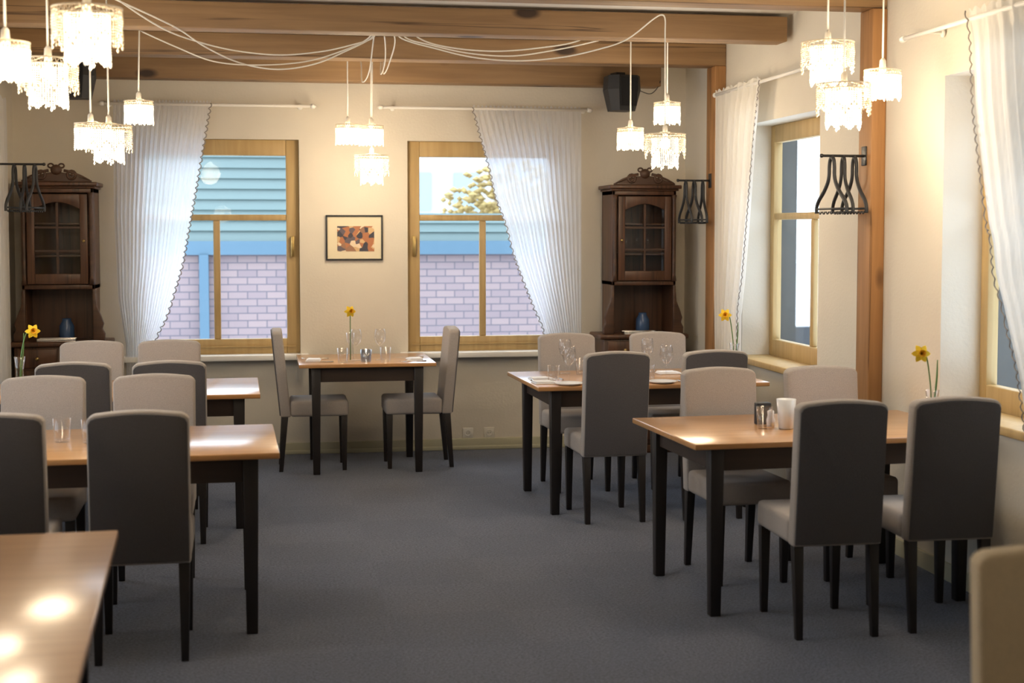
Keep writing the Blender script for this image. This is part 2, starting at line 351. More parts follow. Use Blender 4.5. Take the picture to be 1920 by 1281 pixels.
def interp(tab, z):
    for (z0, a), (z1, b_) in zip(tab, tab[1:]):
        if (z0-z)*(z1-z) <= 0: t = (z-z0)/(z1-z0) if z1 != z0 else 0; return a+(b_-a)*t
    return tab[0][1] if abs(z-tab[0][0]) < abs(z-tab[-1][0]) else tab[-1][1]
def lace(parent, pts, nrm):
    m = MB(); nrm = Vector(nrm); s = []
    P = crom(pts, 10); L = 0
    dense = []
    for a, b_ in zip(P, P[1:]):
        k = max(1, int((b_-a).length/.008))
        for i in range(k): dense.append(a+(b_-a)*i/k)
    for i, p in enumerate(dense): s.append(p + nrm*.012 + Vector((.010*math.sin(i*1.3)*abs(nrm.y), .010*math.sin(i*1.3)*abs(nrm.x), .004*math.cos(i*1.3))))
    m.tube(s, .0035, 4); return m.obj('lace_edge', 'lace', parent, smooth=True)
mat('lace', (.30, .27, .25), .8)
def back_curtain(label, y, left, right, z0, z1, folds):
    t = thing('sheer_curtain', label, 'curtain', group='sheer curtains on the window wall')
    def P(u, v):
        z = z0+(z1-z0)*v; a = interp(left, z); b_ = interp(right, z); return Vector((a+(b_-a)*u, y, z))
    curtain_sheet('curtain_panel', 'sheer', t, P, 220, 60, int(folds*1.5), .013)
    return t
YC = YB-.09
def edge(pts): return [(at(px, py, YC).z, at(px, py, YC).x) for px, py in pts]
e1 = edge([(395,195),(383,267),(367,360),(355,427),(343,494),(330,540),(313,594),(291,645)]); e1.append((.45, e1[-1][1]-.03))
l1 = edge([(212,195),(214,400),(222,560),(236,645)]); l1.append((.45, l1[-1][1]))
c = back_curtain('white sheer curtain left of the picture, swept to the left of its window', YC, l1, e1, 2.545, .45, 13)
lace(c, [Vector((x, YC, z)) for z, x in e1], (0,-1,0))
e2 = edge([(885,203),(897,247),(917,320),(928,370),(947,420),(962,477),(983,534),(1000,577),(1020,630)]); e2.append((.45, e2[-1][1]+.03))
r2 = edge([(1090,205),(1090,400),(1090,640)]); r2.append((.45, r2[-1][1]))
c = back_curtain('white sheer curtain right of the picture, swept to the right of its window', YC, e2, r2, 2.54, .45, 12)
lace(c, [Vector((x, YC, z)) for z, x in e2], (0,-1,0))
def rod(label, a, b_, brk):
    t = thing('curtain_rod', label, 'curtain rod', group='white curtain rods')
    a = Vector(a); b_ = Vector(b_); MB().tube([a, b_], .011, 10).obj('rod', 'white_paint', t, smooth=True)
    for e in (a, b_):
        d = (e-(a+b_)/2).normalized(); MB().tube([e-d*.004, e+d*.02, e+d*.035], [.016, .018, .006], 10).obj('end_cap', 'white_paint', t, smooth=True)
    for p, w in brk:
        MB().tube([p, w], .007, 8).obj('bracket', 'white_paint', t); MB().ball(w, .022, sc=(1 if w[1] > 10.4 else .4, .4 if w[1] > 10.4 else 1, 1)).obj('bracket_plate', 'white_paint', t, smooth=True)
ZR = 2.535
rod('white rod carrying the sheer curtain left of the picture', (-1.12, YC, ZR), (.33, YC, ZR), [((.25, YC, ZR), (.25, YB-.01, ZR)), ((-1.09, YC, ZR), (-1.09, YB-.01, ZR))])
rod('white rod carrying the sheer curtain right of the picture', (.84, YC, ZR), (2.37, YC, ZR), [((.92, YC, ZR), (.92, YB-.01, ZR)), ((2.35, YC, ZR), (2.35, YB-.01, ZR))])
XC = 3.07-.02
rod('white rod on right wall between the two pine posts', (XC, 7.35, 2.57), (XC, 9.45, 2.57), [((XC, 7.5, 2.57), (XR-.01, 7.5, 2.57)), ((XC, 9.44, 2.57), (XR-.01, 9.44, 2.57))])
rod('white rod over the nearest window on the right wall', (XC, 4.3, 2.57), (XC, 6.52, 2.57), [((XC, 6.3, 2.57), (XR-.01, 6.3, 2.57)), ((XC, 4.4, 2.57), (XR-.01, 4.4, 2.57))])
def wall_curtain(label, ya, yb, z0, z1, folds, x=XC, mtl='linen', amp=.025):
    t = thing('white_curtain', label, 'curtain', group='white side wall curtains')
    def P(u, v):
        z = z0+(z1-z0)*v; a = interp(ya, z); b_ = interp(yb, z); return Vector((x, a+(b_-a)*u, z))
    curtain_sheet('curtain_panel', mtl, t, P, 120, 50, folds, amp, (-1, 0, 0)); return t
fa = [(2.58, 9.46), (1.2, 9.45), (.5, 9.4)]
fb = [(atx(px, py, XC).z, atx(px, py, XC).y) for px, py in [(1427,152),(1416,250),(1410,330),(1402,430),(1394,524),(1386,590)]]; fb.append((.5, fb[-1][1]))
c = wall_curtain('off-white curtain beside the narrow far post on right wall', fb, fa, 2.585, .5, 7)
lace(c, [Vector((XC, y, z)) for z, y in fb], (-1,0,0))
fb = [(atx(px, py, XC).z, atx(px, py, XC).y) for px, py in [(1815,22),(1823,75),(1828,197),(1836,273),(1847,367),(1854,423),(1861,447),(1868,520),(1881,567),(1894,627),(1914,717)]]; fb.append((.5, fb[-1][1]-.15))
fa = [(2.6, 4.95), (1.2, 4.75), (.5, 4.7)]
c = wall_curtain('off-white curtain at the right edge of the photo, drawn across the nearest right window', fa, fb, 2.60, .5, 9, amp=.03)
lace(c, [Vector((XC, y, z)) for z, y in fb], (-1,0,0))
c = wall_curtain('white curtain at the far left edge of the photo beside the left cabinet', [(2.5, 9.15), (.3, 9.2)], [(2.5, 9.92), (.3, 9.92)], 2.5, .3, 8, XL+.06, 'sheer')
# ================================================================ cabinets in both corners
def cabinet(label, x, rz, mirror):
    W2 = .240; D = .33
    t = thing('china_cabinet', label, 'cabinet', (x, 10.12, 0), 0, 'carved dark china cabinets')
    # base: local y 0 = front face, +y towards the wall
    MB().box(-.30, .30, .0, D, .06, .845).obj('base_cabinet', 'cab_wood', t, bevel=.006)
    MB().box(-.315, .315, -.015, D, 0, .06).obj('plinth', 'cab_wood', t, bevel=.008)
    MB().box(-.335, .335, -.03, D, .845, .88).obj('base_top', 'cab_wood', t, bevel=.01)
    for s in (-1, 1):
        cx = s*.145
        dr = MB().box(cx-.13, cx+.13, -.016, 0, .70, .83).obj('drawer', 'cab_wood', t, bevel=.006)
        MB().ball((cx, -.03, .765), .013).obj('knob', 'brass', dr, smooth=True)
        m = MB(); frame_bars(m, cx-.13, cx+.13, .10, .68, -.018, 0, 'x', .04, None, .39); d = m.obj('door', 'cab_wood', t, bevel=.005)
        MB().box(cx-.085, cx+.085, -.012, -.002, .15, .36).box(cx-.085, cx+.085, -.012, -.002, .42, .63).obj('door_panel', 'carve', d, bevel=.008)
        MB().ball((cx-s*.105, -.03, .45), .012).obj('knob', 'brass', d, smooth=True)
    # scrolled brackets flanking the open niche
    for s in (-1, 1):
        poly = [(s*.222, .88), (s*.300, .88), (s*.303, .93), (s*.285, .965), (s*.295, 1.0), (s*.275, 1.06), (s*.25, 1.12), (s*.24, 1.24), (s*.222, 1.24)]
        MB().prism(poly, .0, .05).obj('scroll_bracket', 'carve', t, bevel=.006)
    MB().box(-.235, .235, D-.02, D, .88, 1.24).obj('niche_back', 'cab_wood', t)
    for s in (-1, 1): MB().box(min(s*.222, s*.238), max(s*.222, s*.238), .05, D-.02, .88, 1.24).obj('niche_side', 'cab_wood', t)
    # upper case
    m = MB(); m.box(-W2, -W2+.02, .0, D, 1.24, 1.93).box(W2-.02, W2, .0, D, 1.24, 1.93).box(-W2, W2, D-.015, D, 1.24, 1.93).box(-W2, W2, 0, D, 1.24, 1.27).box(-W2, W2, 0, D, 1.90, 1.93)
    m.box(-W2+.02, W2-.02, .03, D-.015, 1.46, 1.475).box(-W2+.02, W2-.02, .03, D-.015, 1.68, 1.695)
    m.obj('upper_case', 'cab_wood', t, bevel=.003)
    for s in (-1, 1):
        MB().tube([(s*.222, -.008, 1.27), (s*.222, -.008, 1.32), (s*.222, -.008, 1.86), (s*.222, -.008, 1.90)], [.022, .014, .014, .022], 10).obj('pilaster', 'carve', t, smooth=True)
    # glazed door with an arched head and a 2 x 3 grid
    m = MB(); a0, a1 = -.20, .20
    m.box(a0, a0+.05, -.02, .004, 1.275, 1.89).box(a1-.05, a1, -.02, .004, 1.275, 1.89).box(a0+.05, a1-.05, -.02, .004, 1.275, 1.345)
    arch = [(a0+.05, 1.89), (a0+.05, 1.79)] + [(-.15+.30*i/10, 1.79+.045*math.sin(PI*i/10)) for i in range(1, 10)] + [(a1-.05, 1.79), (a1-.05, 1.89)]
    m.prism(arch, -.02, .004); d = m.obj('glazed_door', 'cab_wood', t, bevel=.003)
    m = MB(); m.box(-.008, .008, -.014, -.002, 1.345, 1.83).box(-.15, .15, -.013, -.003, 1.495, 1.509).box(-.15, .15, -.013, -.003, 1.655, 1.669); m.obj('glazing_bars', 'carve', d)
    MB().box(-.15, .15, -.006, -.003, 1.345, 1.835).obj('pane', 'pane', d)
    MB().ball((-.175 if mirror else .175, -.032, 1.57), .011).obj('knob', 'brass', d, smooth=True)
    # cornice and carved crest
    m = MB(); m.box(-W2-.015, W2+.015, -.02, D, 1.93, 1.945).box(-W2-.03, W2+.03, -.045, D, 1.945, 1.972); m.obj('cornice', 'cab_wood', t, bevel=.006)
    poly = [(-.23, 1.972)] + [(-.23+.46*i/16, 1.985+.055*math.sin(PI*i/16)**1.3) for i in range(17)] + [(.23, 1.972)]
    cr = MB().prism(poly, -.01, .02).obj('crest', 'carve', t, bevel=.004)
    m = MB(); m.ball((0, -.01, 2.055), .036, 10, 6, (1.1, .6, 1))
    for s in (-1, 1):
        m.tube([(s*(.10+.028*math.cos(a)), -.012, 2.02+.028*math.sin(a)) for a in [i*PI/6 for i in range(12)]], .009, 6, closed=True)
        m.ball((s*.10, -.012, 2.02), .010, 6, 4); m.tube([(s*.05, -.012, 2.05), (s*.08, -.012, 2.045), (s*.17, -.012, 2.01), (s*.22, -.012, 1.985)], [.012, .010, .008, .005], 6)
        m.tube([(s*(.035+.018*math.cos(a)), -.012, 2.10-.018+.014*math.sin(a)) for a in [i*PI/5 for i in range(10)]], .006, 6, closed=True)
    m.obj('carved_ornament', 'carve', cr, smooth=True)
    return t
cabinet('carved dark china cabinet in the right corner, behind the right-hand tables', 2.73, 0, True)
cabinet('carved dark china cabinet in the left corner, behind the left-hand tables', -1.405, 0, False)
def niche_things():
    # on the right cabinet's base top: cutlery tray, blue jar ; left cabinet: blue jar, tray
    for x, w in ((2.73, 'right'), (-1.405, 'left')):
        o = MB().lathe([(.001, 0), (.045, 0), (.052, .03), (.050, .10), (.030, .135), (.030, .15), (.024, .15)], n=18).obj('blue_jar', 'blue_glaze', smooth=True, loc=(x+.03, 10.27, .88)); tag(o, 'dark blue jar in the open niche of the %s corner cabinet' % w, 'jar')
        o = MB().box(-.13, .13, -.055, .055, 0, .006).box(-.13, .13, -.055, -.049, .006, .02).box(-.13, .13, .049, .055, .006, .02).box(-.13, -.124, -.055, .055, .006, .02).box(.124, .13, -.055, .055, .006, .02).obj('serving_tray', 'silver', bevel=.002, loc=(x-.02, 10.165, .88)); tag(o, 'shallow silver tray at the front of the %s corner cabinet base' % w, 'tray')
niche_things()
for k in range(3):
    o = MB().lathe([(.001, 0), (.018, 0), (.003, .006), (.003, .05), (.022, .075), (.020, .11)], n=12).obj('cabinet_goblet', 'glassware', smooth=True, loc=(2.62+.08*k, 10.22, 1.475))
    tag(o, 'small stemmed glass on the middle shelf inside the right corner cabinet', 'glass', 'stemmed glasses inside the right cabinet')
# ================================================================ picture, sockets, speakers
pc = thing('framed_picture', 'small framed print in a wide cream mat hanging between the back windows', 'picture', (.637, YB, 1.588))
m = MB(); w, h, f = .208, .166, .012
m.box(-w, w, -.022, 0, h-f, h).box(-w, w, -.022, 0, -h, -h+f).box(-w, -w+f, -.022, 0, -h+f, h-f).box(w-f, w, -.022, 0, -h+f, h-f); m.obj('picture_frame', 'black', pc, bevel=.002)
MB().box(-w+f, w-f, -.010, -.001, -h+f, h-f).obj('mat_board', 'mat_cream', pc) if 'mat_cream' in M else (mat('mat_cream', (.74, .66, .48), .8), MB().box(-w+f, w-f, -.010, -.001, -h+f, h-f).obj('mat_board', 'mat_cream', pc))
MB().box(-.125, .145, -.012, -.0102, -.10, .085).obj('print', 'print', pc)
for px, l in ((877, 'white wall socket above the baseboard, left one of the pair'), (917, 'white wall socket above the baseboard, right one of the pair')):
    x = at(px, 812, YB).x; s = thing('wall_socket', l, 'socket', (x, YB, .125), 0, 'wall sockets')
    MB().box(-.04, .04, -.009, 0, -.04, .04).obj('cover_plate', 'socket', s, bevel=.004)
    MB().lathe([(.022, 0), (.022, .004), (.019, .004), (.017, -.001)], n=20).obj('socket_insert', 'white_paint', s); COL.objects[-1].rotation_euler = (PI/2, 0, 0); COL.objects[-1].location = (0, -.009, 0)
    MB().ball((-.008, -.0095, 0), .003).ball((.008, -.0095, 0), .003).obj('socket_hole', 'black', s)
def speaker(label, loc, rz):
    t = thing('wall_speaker', label, 'speaker', loc, rz, 'black corner speakers')
    poly = [(-.13, -.06), (-.075, -.13), (.075, -.13), (.13, -.06), (.10, .09), (-.10, .09)]
    bm = MB(); A = [(a, b_, -.16) for a, b_ in poly]
    lo = [bm.bm.verts.new((a*.72, b_*.75, -.13)) for a, b_ in poly]; mi = [bm.bm.verts.new((a, b_, .02)) for a, b_ in poly]; up = [bm.bm.verts.new((a*.95, b_*.95, .12)) for a, b_ in poly]
    bm.bm.faces.new(lo[::-1]); bm.bm.faces.new(up)
    for i in range(6):
        j = (i+1) % 6; bm.bm.faces.new((lo[i], lo[j], mi[j], mi[i])); bm.bm.faces.new((mi[i], mi[j], up[j], up[i]))
    bm.obj('speaker_body', 'black', t)
    MB().prism([(-.06, -.10), (.06, -.10), (.07, .10), (-.07, .10)], -.139, -.130).obj('speaker_grille', 'mesh_black', t)
    MB().box(-.03, .03, .06, .17, .06, .12).box(-.035, .035, .0, .10, .115, .15).obj('speaker_bracket', 'black_metal', t)
    return t
spk = speaker('black angular loudspeaker on the rearmost beam above the right cabinet', (2.53, 10.05, 2.63), R(12))
speaker('black loudspeaker on the rearmost beam at left, half behind the beaded lamps', (-1.245, 10.05, 2.66), R(-10))
o = MB().tube(crom([(2.66, 10.08, 2.66), (2.78, 10.16, 2.64), (2.86, 10.23, 2.70), (2.87, 10.21, 2.74)]), .003, 6).obj('speaker_cable', 'black'); tag(o, 'thin black cable sagging from the right loudspeaker to the beam', 'cable')
# ================================================================ pendants
def shade_parts(t, big):
    Rr = .118 if big else .082
    prof = MB()
    zt = 0
    prof.tube([(Rr*math.cos(a), Rr*math.sin(a), zt) for a in [2*PI*i/40 for i in range(40)]], .0035, 6, closed=True)
    prof.tube([(Rr*math.cos(a), Rr*math.sin(a), zt-.022) for a in [2*PI*i/40 for i in range(40)]], .0025, 6, closed=True)
    n = 36
    for i in range(n):
        a = 2*PI*i/n; b_ = 2*PI*(i+.5)/n; prof.tube([(Rr*math.cos(a), Rr*math.sin(a), zt), (Rr*math.cos(b_), Rr*math.sin(b_), zt-.022)], .0016, 4); prof.tube([(Rr*math.cos(b_), Rr*math.sin(b_), zt-.022), (Rr*math.cos(a+2*PI/n), Rr*math.sin(a+2*PI/n), zt)], .0016, 4)
    for k in range(3):
        a = 2*PI*k/3+.3; prof.tube([(0, 0, .018), (Rr*math.cos(a), Rr*math.sin(a), zt)], .002, 5)
    prof.obj('shade_ring', 'bead_outer', t, smooth=True)
    def fringe(rad, z0, length, n, scal, depth, name, mt, seed):
        m = MB(); rnd = random.Random(seed)
        for i in range(n):
            a = 2*PI*i/n; L = length*(1-depth*abs(math.sin(a*scal/2))) * (1+.02*rnd.random()); z = z0
            k = int(L/.0095)
            for j in range(k):
                sw = rad*(1+.010*math.sin(j*.9+i)); m.octa((sw*math.cos(a), sw*math.sin(a), z0-.0095*(j+.5)), .0034, .0046)
            m.octa((rad*math.cos(a), rad*math.sin(a), z0-.0095*k-.006), .0052, .0085)
        return m.obj(name, mt, t)
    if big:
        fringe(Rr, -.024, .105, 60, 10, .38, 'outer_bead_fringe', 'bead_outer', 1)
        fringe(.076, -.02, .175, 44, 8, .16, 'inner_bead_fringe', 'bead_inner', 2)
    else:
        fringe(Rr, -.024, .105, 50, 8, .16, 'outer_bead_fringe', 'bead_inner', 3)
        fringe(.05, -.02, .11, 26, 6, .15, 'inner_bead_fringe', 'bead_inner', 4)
    MB().tube([(0, 0, .055), (0, 0, .045), (0, 0, .015), (0, 0, -.02)], [.006, .014, .016, .016], 12).obj('lamp_holder', 'cord', t, smooth=True)
    MB().ball((0, 0, -.055), .03, 12, 8, (1, 1, 1.15)).obj('bulb', 'bulb', t, smooth=True)
proto = {}
def pendant(px, py, Y, big, label, group, path=None):
    p = at(px, py, Y); key = big
    if key not in proto:
        t = thing('beaded_pendant_lamp', label, 'pendant lamp', p, 0, group); shade_parts(t, big); proto[key] = t
        kids = [o for o in COL.objects if o.parent == t]; KIDS[key] = kids
    else:
        t = thing('beaded_pendant_lamp', label, 'pendant lamp', p, 0, group)
        for ch in KIDS[key]:
            c = ch.copy(); COL.objects.link(c); c.parent = t
    if path is None: path = [(p.x, p.y, ZC)]
    pts = [Vector((0, 0, .05))] + [Vector(q)-p for q in path[:1]]
    full = pts + [q-p for q in crom(path, 10)[1:]] if len(path) > 1 else pts
    MB().tube(full, .0045, 6).obj('lamp_cord', 'cord', t, smooth=True)
    if len(path) == 1: MB().lathe([(.001, 0), (.035, 0), (.05, -.02), (.012, -.045), (.004, -.05)][::-1], n=20).obj('ceiling_cup', 'white_paint', t, smooth=True, loc=Vector(path[0])-p)
    l = bpy.data.lights.new('lamp_light', 'POINT'); l.energy = LAMP_W*(1.35 if big else .6); l.color = (1, .80, .56); l.shadow_soft_size = .11
    o = bpy.data.objects.new('lamp_light', l); COL.objects.link(o); o.parent = t; o.location = (0, 0, -.16 if big else -.10)
    return t
G1 = 'near left cluster of beaded pendants'; G2 = 'far left cluster of beaded pendants'; G3 = 'centre cluster of beaded pendants'; G4 = 'far right cluster of beaded pendants'; G5 = 'near right cluster of beaded pendants'
pendant(163, 16, 5.15, True, 'largest two-tier beaded pendant, highest in the near left cluster', G1)
pendant(90, 112, 6.1, True, 'two-tier beaded pendant, lowest of the near left cluster', G1)
pendant(10, 80, 5.3, False, 'beaded pendant cut by the left edge of the photo', G1)
zc = 2.92
Yh = 8.9
def A(px, py, Y=Yh): return at(px, py, Y)
hubL = Vector((A(706, 60).x, 8.75, 2.92)); hubR = Vector((A(745, 60).x, 8.75, 2.92))
pendant(260, 190, 8.60, False, 'single-tier beaded pendant, right one of the far left cluster', G2, [A(261, 57, 8.60), A(330, 88), A(400, 115), A(480, 122), A(570, 116), A(640, 96), A(690, 72), hubL])
pendant(170, 232, 7.75, False, 'beaded pendant, left one of the far left cluster', G2, [Vector((A(171, 232, 7.75).x, 7.75, 2.90)), A(230, 5, 7.8), A(330, 52, 8.1), A(385, 88, 8.6), A(450, 118), A(520, 130), A(590, 120), A(650, 95), A(697, 70), hubL])
pendant(204, 236, 7.75, True, 'two-tier beaded pendant, lowest of the far left cluster', G2, [Vector((A(203, 232, 7.75).x, 7.75, 2.90)), A(222, 0, 7.75), A(290, 45, 7.9), A(345, 70, 8.4), A(430, 93), A(520, 103), A(600, 97), A(660, 84), A(700, 70), hubL])
def loop(px0, dx, ylow, cx, top):
    return None
pendant(652, 234, 9.80, False, 'beaded pendant at upper left of the centre cluster', G3, [Vector((A(652, 234, 9.8).x, 9.8, 2.93)), Vector((A(652, 110, 9.78).x+.03, 9.77, 2.93)), A(676, 112, 9.76), A(679, 153, 9.6), A(692, 135, 9.3), A(701, 70, 8.9), hubL])
pendant(696, 236, 9.80, False, 'small beaded pendant at upper right of the centre cluster', G3, [Vector((A(696, 234, 9.8).x, 9.8, 2.93)), Vector((A(705, 110, 9.78).x, 9.77, 2.93)), A(714, 100, 9.76), A(714, 139, 9.6), A(722, 115, 9.3), A(721, 70, 8.9), hubL])
pendant(697, 292, 9.72+.1, True, 'two-tier beaded pendant, lowest of the centre cluster', G3, [Vector((A(699, 234, 9.82).x, 9.82, 2.93)), Vector((A(712, 110, 9.80).x, 9.79, 2.93)), A(719, 100, 9.76), A(719, 138, 9.6), A(730, 118, 9.3), A(740, 70, 8.9), hubL])
pendant(1182, 241, 8.70, False, 'single-tier beaded pendant, left one of the far right cluster', G4, [Vector((A(1182, 241, 8.7).x, 8.7, 2.92)), Vector((A(1130, 40, 8.7).x, 8.72, 2.90)), A(1080, 78, 8.85), A(1010, 90), A(930, 96), A(850, 90), A(790, 74), hubR])
pendant(1251, 193, 8.70, False, 'single-tier beaded pendant, highest of the far right cluster', G4, [Vector((A(1251, 193, 8.7).x, 8.7, 2.92)), Vector((A(1190, 40, 8.7).x, 8.74, 2.90)), A(1118, 77, 8.85), A(1040, 94), A(960, 105), A(880, 100), A(810, 85), A(760, 70), hubR])
pendant(1247, 252, 8.00, True, 'two-tier beaded pendant, lowest of the far right cluster', G4, [A(1247, 62, 8.0), A(1247, 36, 8.0), A(1241, 28, 8.0), A(1225, 36, 8.05), A(1175, 74, 8.2), A(1120, 93, 8.5), A(1050, 108, 8.8), A(970, 114), A(890, 108), A(820, 92), A(750, 70), hubR])
pendant(1552, 80, 6.2, True, 'large two-tier beaded pendant, highest in the near right cluster', G5)
pendant(1582, 158, 6.0, True, 'large two-tier beaded pendant, lowest in the near right cluster', G5)
pendant(1655, 132, 6.2, False, 'small beaded pendant at right of the near right cluster', G5)
pendant(-200, 60, 2.3, False, 'added unseen lamp that brightens the cropped front table, out of view at left', 'added lamps out of view')  # lamp added out of view to brighten the near table
pendant(2900, -100, 1.6, False, 'added unseen lamp that brightens the cropped beige chair, out of view at right', 'added lamps out of view')  # second added lamp, unseen, brightens the near beige chair
o = MB().lathe([(.001, 0), (.05, 0), (.06, -.02), (.02, -.05), (.001, -.05)][::-1], n=20).obj('cable_rose', 'white_paint', smooth=True, loc=((hubL.x+hubR.x)/2, 8.75, ZC)); tag(o, 'white ceiling rose behind the beam where the swagged lamp cables meet', 'ceiling rose')
# ================================================================ tables
def table(label, corner, rz, w, d, fx, fy, group):
    """corner = world position of one front corner; fx/fy = sign of local growth"""
    ix, iy, lw = .115, .07, .062
    t = thing('dining_table', label, 'table', (corner[0], corner[1], 0), rz, group)
    x0, x1 = sorted((0, fx*w)); y0, y1 = 0, d
    MB().box(x0, x1, y0, y1, .725, .75).obj('tabletop', 'tabletop', t, bevel=.004)
    m = MB(); a = .02
    m.box(x0+ix, x1-ix, y0+iy-a/2, y0+iy+a/2, .625, .725).box(x0+ix, x1-ix, y1-iy-a/2, y1-iy+a/2, .625, .725).box(x0+ix-a/2, x0+ix+a/2, y0+iy, y1-iy, .625, .725).box(x1-ix-a/2, x1-ix+a/2, y0+iy, y1-iy, .625, .725)
    m.obj('apron', 'apron', t)
    for x in (x0+ix, x1-ix):
        for y in (y0+iy, y1-iy): MB().taper(x, y, .046, lw, 0, .725).obj('leg', 'leg', t, bevel=.003)
    return t
GT = 'wooden dining tables with black legs'
TA = table('large dining table at right front, two grey chairs along its near side', (1.76, 5.69), R(3), 1.385, .87, 1, 1, GT)
TB = table('dining table set with wine glasses at middle right, behind the large right table', (1.52, 7.93), R(1.7), 1.40, .90, 1, 1, GT)
TL2 = table('dining table at left, second nearest, with a bare glossy right end', (.045, 5.77), R(1.5), 1.40, .87, -1, 1, GT)
TL3 = table('farthest of the left-hand dining tables, with a daffodil at its left end', (-.04, 7.86), R(1.1), 1.48, .89, -1, 1, GT)
TT = table('small laid table under the picture with a chair at each end', (.205, 9.52), 0, .92, .78, 1, 1, GT)
TN = table('blurred bare table cropped by the bottom left corner of the photo', (-.37, 2.70), R(2.6), .85, 1.66, -1, 1, GT)
# ================================================================ chairs
def make_chair(label, loc, rz, m='fabric', group=None):
    """faces local +Y; origin on the floor under the seat centre"""
    t = thing('upholstered_chair', label, 'chair', loc, rz, group)
    hw = .187; top = .965
    poly = [(-hw, .375), (hw, .375), (hw, top-.03), (hw-.008, top-.014), (hw-.028, top-.005)] + [(hw-.028-(2*hw-.056)*i/12, top-.005+.012*math.sin(PI*i/12)) for i in range(1, 12)] + [(-hw+.028, top-.005), (-hw+.008, top-.014), (-hw, top-.03)]
    mb = MB(); bm = mb.bm
    mb.prism(poly, -.225, -.155)
    for v in bm.verts:
        k = max(0, v.co.z-.45); v.co.y -= .10*k + .02*k*k
    mb.obj('backrest', m, t, bevel=.012, seg=3)
    s = MB().box(-hw, hw, -.16, .235, .375, .485).obj('seat', m, t, bevel=.022, seg=3)
    # thin panel on the rear of the backrest, darker than the front, sides and top
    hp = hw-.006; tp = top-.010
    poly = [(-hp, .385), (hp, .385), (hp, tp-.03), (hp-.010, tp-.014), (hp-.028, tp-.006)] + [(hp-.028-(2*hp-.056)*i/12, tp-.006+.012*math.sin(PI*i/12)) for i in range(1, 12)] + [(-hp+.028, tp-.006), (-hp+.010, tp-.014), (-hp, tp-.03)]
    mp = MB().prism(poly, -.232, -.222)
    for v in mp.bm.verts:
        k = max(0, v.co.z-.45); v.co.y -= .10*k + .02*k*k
    pn = mp.obj('back_panel', 'back_dark' if m == 'fabric' else m, t, bevel=.003)
    if m == 'fabric': pn['label'] = 'dark grey panel on the rear of the backrest'
    for x, y, dy in ((-.16, -.195, -.03), (.16, -.195, -.03), (-.16, .205, 0), (.16, .205, 0)):
        MB().taper(x, y+dy, .028, .042, 0, .376, x, y).obj('leg', 'leg', t, bevel=.002)
    return t
CH = make_chair('grey upholstered chair at the large right table, left one seen from behind', (2.26, 5.585, 0), R(-1), group='chairs seen from behind')
GB = 'chairs seen from behind'; GF = 'chairs facing the viewer'; GS = 'chairs seen from the side'
def chair(x, y, rz, label, g): return dup(CH, (x, y, 0), rz, label, g)
chair(2.755, 5.60, R(-1), 'grey upholstered chair at the large right table, right one seen from behind', GB)
chair(2.20, 6.46, PI+R(3), 'beige-lit chair across the large right table, left one facing the viewer', GF)
chair(2.73, 6.46, PI+R(3), 'beige-lit chair across the large right table, right one facing the viewer', GF)
chair(1.91, 7.93, R(2), 'grey chair seen from behind at the middle right table beside the napkins', GB)
chair(2.48, 7.93, R(2), 'grey chair seen from behind at the right end of the middle right table', GB)
chair(1.94, 8.86, PI+R(2), 'beige-lit chair behind the wine glasses, left one across the middle right table', GF)
chair(2.56, 8.87, PI+R(2), 'beige-lit chair behind the wine glasses, right one across the middle right table', GF)
chair(-.485, 5.72, R(1), 'big grey chair seen from behind at the second left table, by its glossy end', GB)
chair(-1.01, 5.72, R(1), 'grey chair seen from behind cut by the left edge of the photo', GB)
chair(-.52, 6.60, PI+R(1), 'pale chair facing the viewer at the second left table, right one', GF)
chair(-1.02, 6.60, PI+R(1), 'pale chair facing the viewer at the second left table, left one by the photo edge', GF)
chair(-.985, 7.78, R(1), 'grey chair seen from behind at the farthest left table, left one', GB)
chair(-.505, 7.78, R(1), 'grey chair seen from behind at the farthest left table, right one', GB)
chair(-1.05, 8.72, PI+R(1), 'pale chair facing the viewer across the farthest left table, left one', GF)
chair(-.59, 8.72, PI+R(1), 'pale chair facing the viewer across the farthest left table, right one', GF)
chair(.31, 9.90, -PI/2, 'chair seen from the side at the left end of the small laid table', GS)
chair(1.03, 9.90, PI/2, 'chair seen from the side at the right end of the small laid table', GS)
NC = make_chair('blurred beige chair cropped by the bottom right corner of the photo', (1.63, 2.53, 0), R(170), 'beige_fabric')
# ================================================================ table ware
def lathe_thing(name, label, cat, prof, loc, mt='glassware', group=None, n=24):
    o = MB().lathe(prof, n=n).obj(name, mt, smooth=True, loc=loc); return tag(o, label, cat, group)
WINE = [(.001, .002), (.034, .001), (.034, .003), (.006, .008), (.0038, .02), (.0038, .095), (.012, .103), (.032, .125), (.040, .155), (.037, .195), (.031, .215), (.030, .215), (.036, .195), (.039, .155), (.031, .127), (.010, .106), (.001, .105)]
TUMB = [(.001, .001), (.030, .001), (.032, .004), (.038, .10), (.037, .10), (.031, .012), (.001, .012)]
VASE = [(.001, .001), (.026, .001), (.028, .006), (.022, .05), (.020, .12), (.030, .20), (.0285, .20), (.0185, .12), (.0205, .05), (.024, .014), (.001, .012)]
HOLD = [(.001, .001), (.033, .001), (.035, .004), (.040, .085), (.038, .085), (.033, .01), (.001, .01)]
ZT = .7502
def wine(x, y, l, g): return lathe_thing('wine_glass', l, 'wine glass', WINE, (x, y, ZT), 'glassware', g)
def tumbler(x, y, l, g): return lathe_thing('tumbler', l, 'glass', TUMB, (x, y, ZT), 'glassware', g)
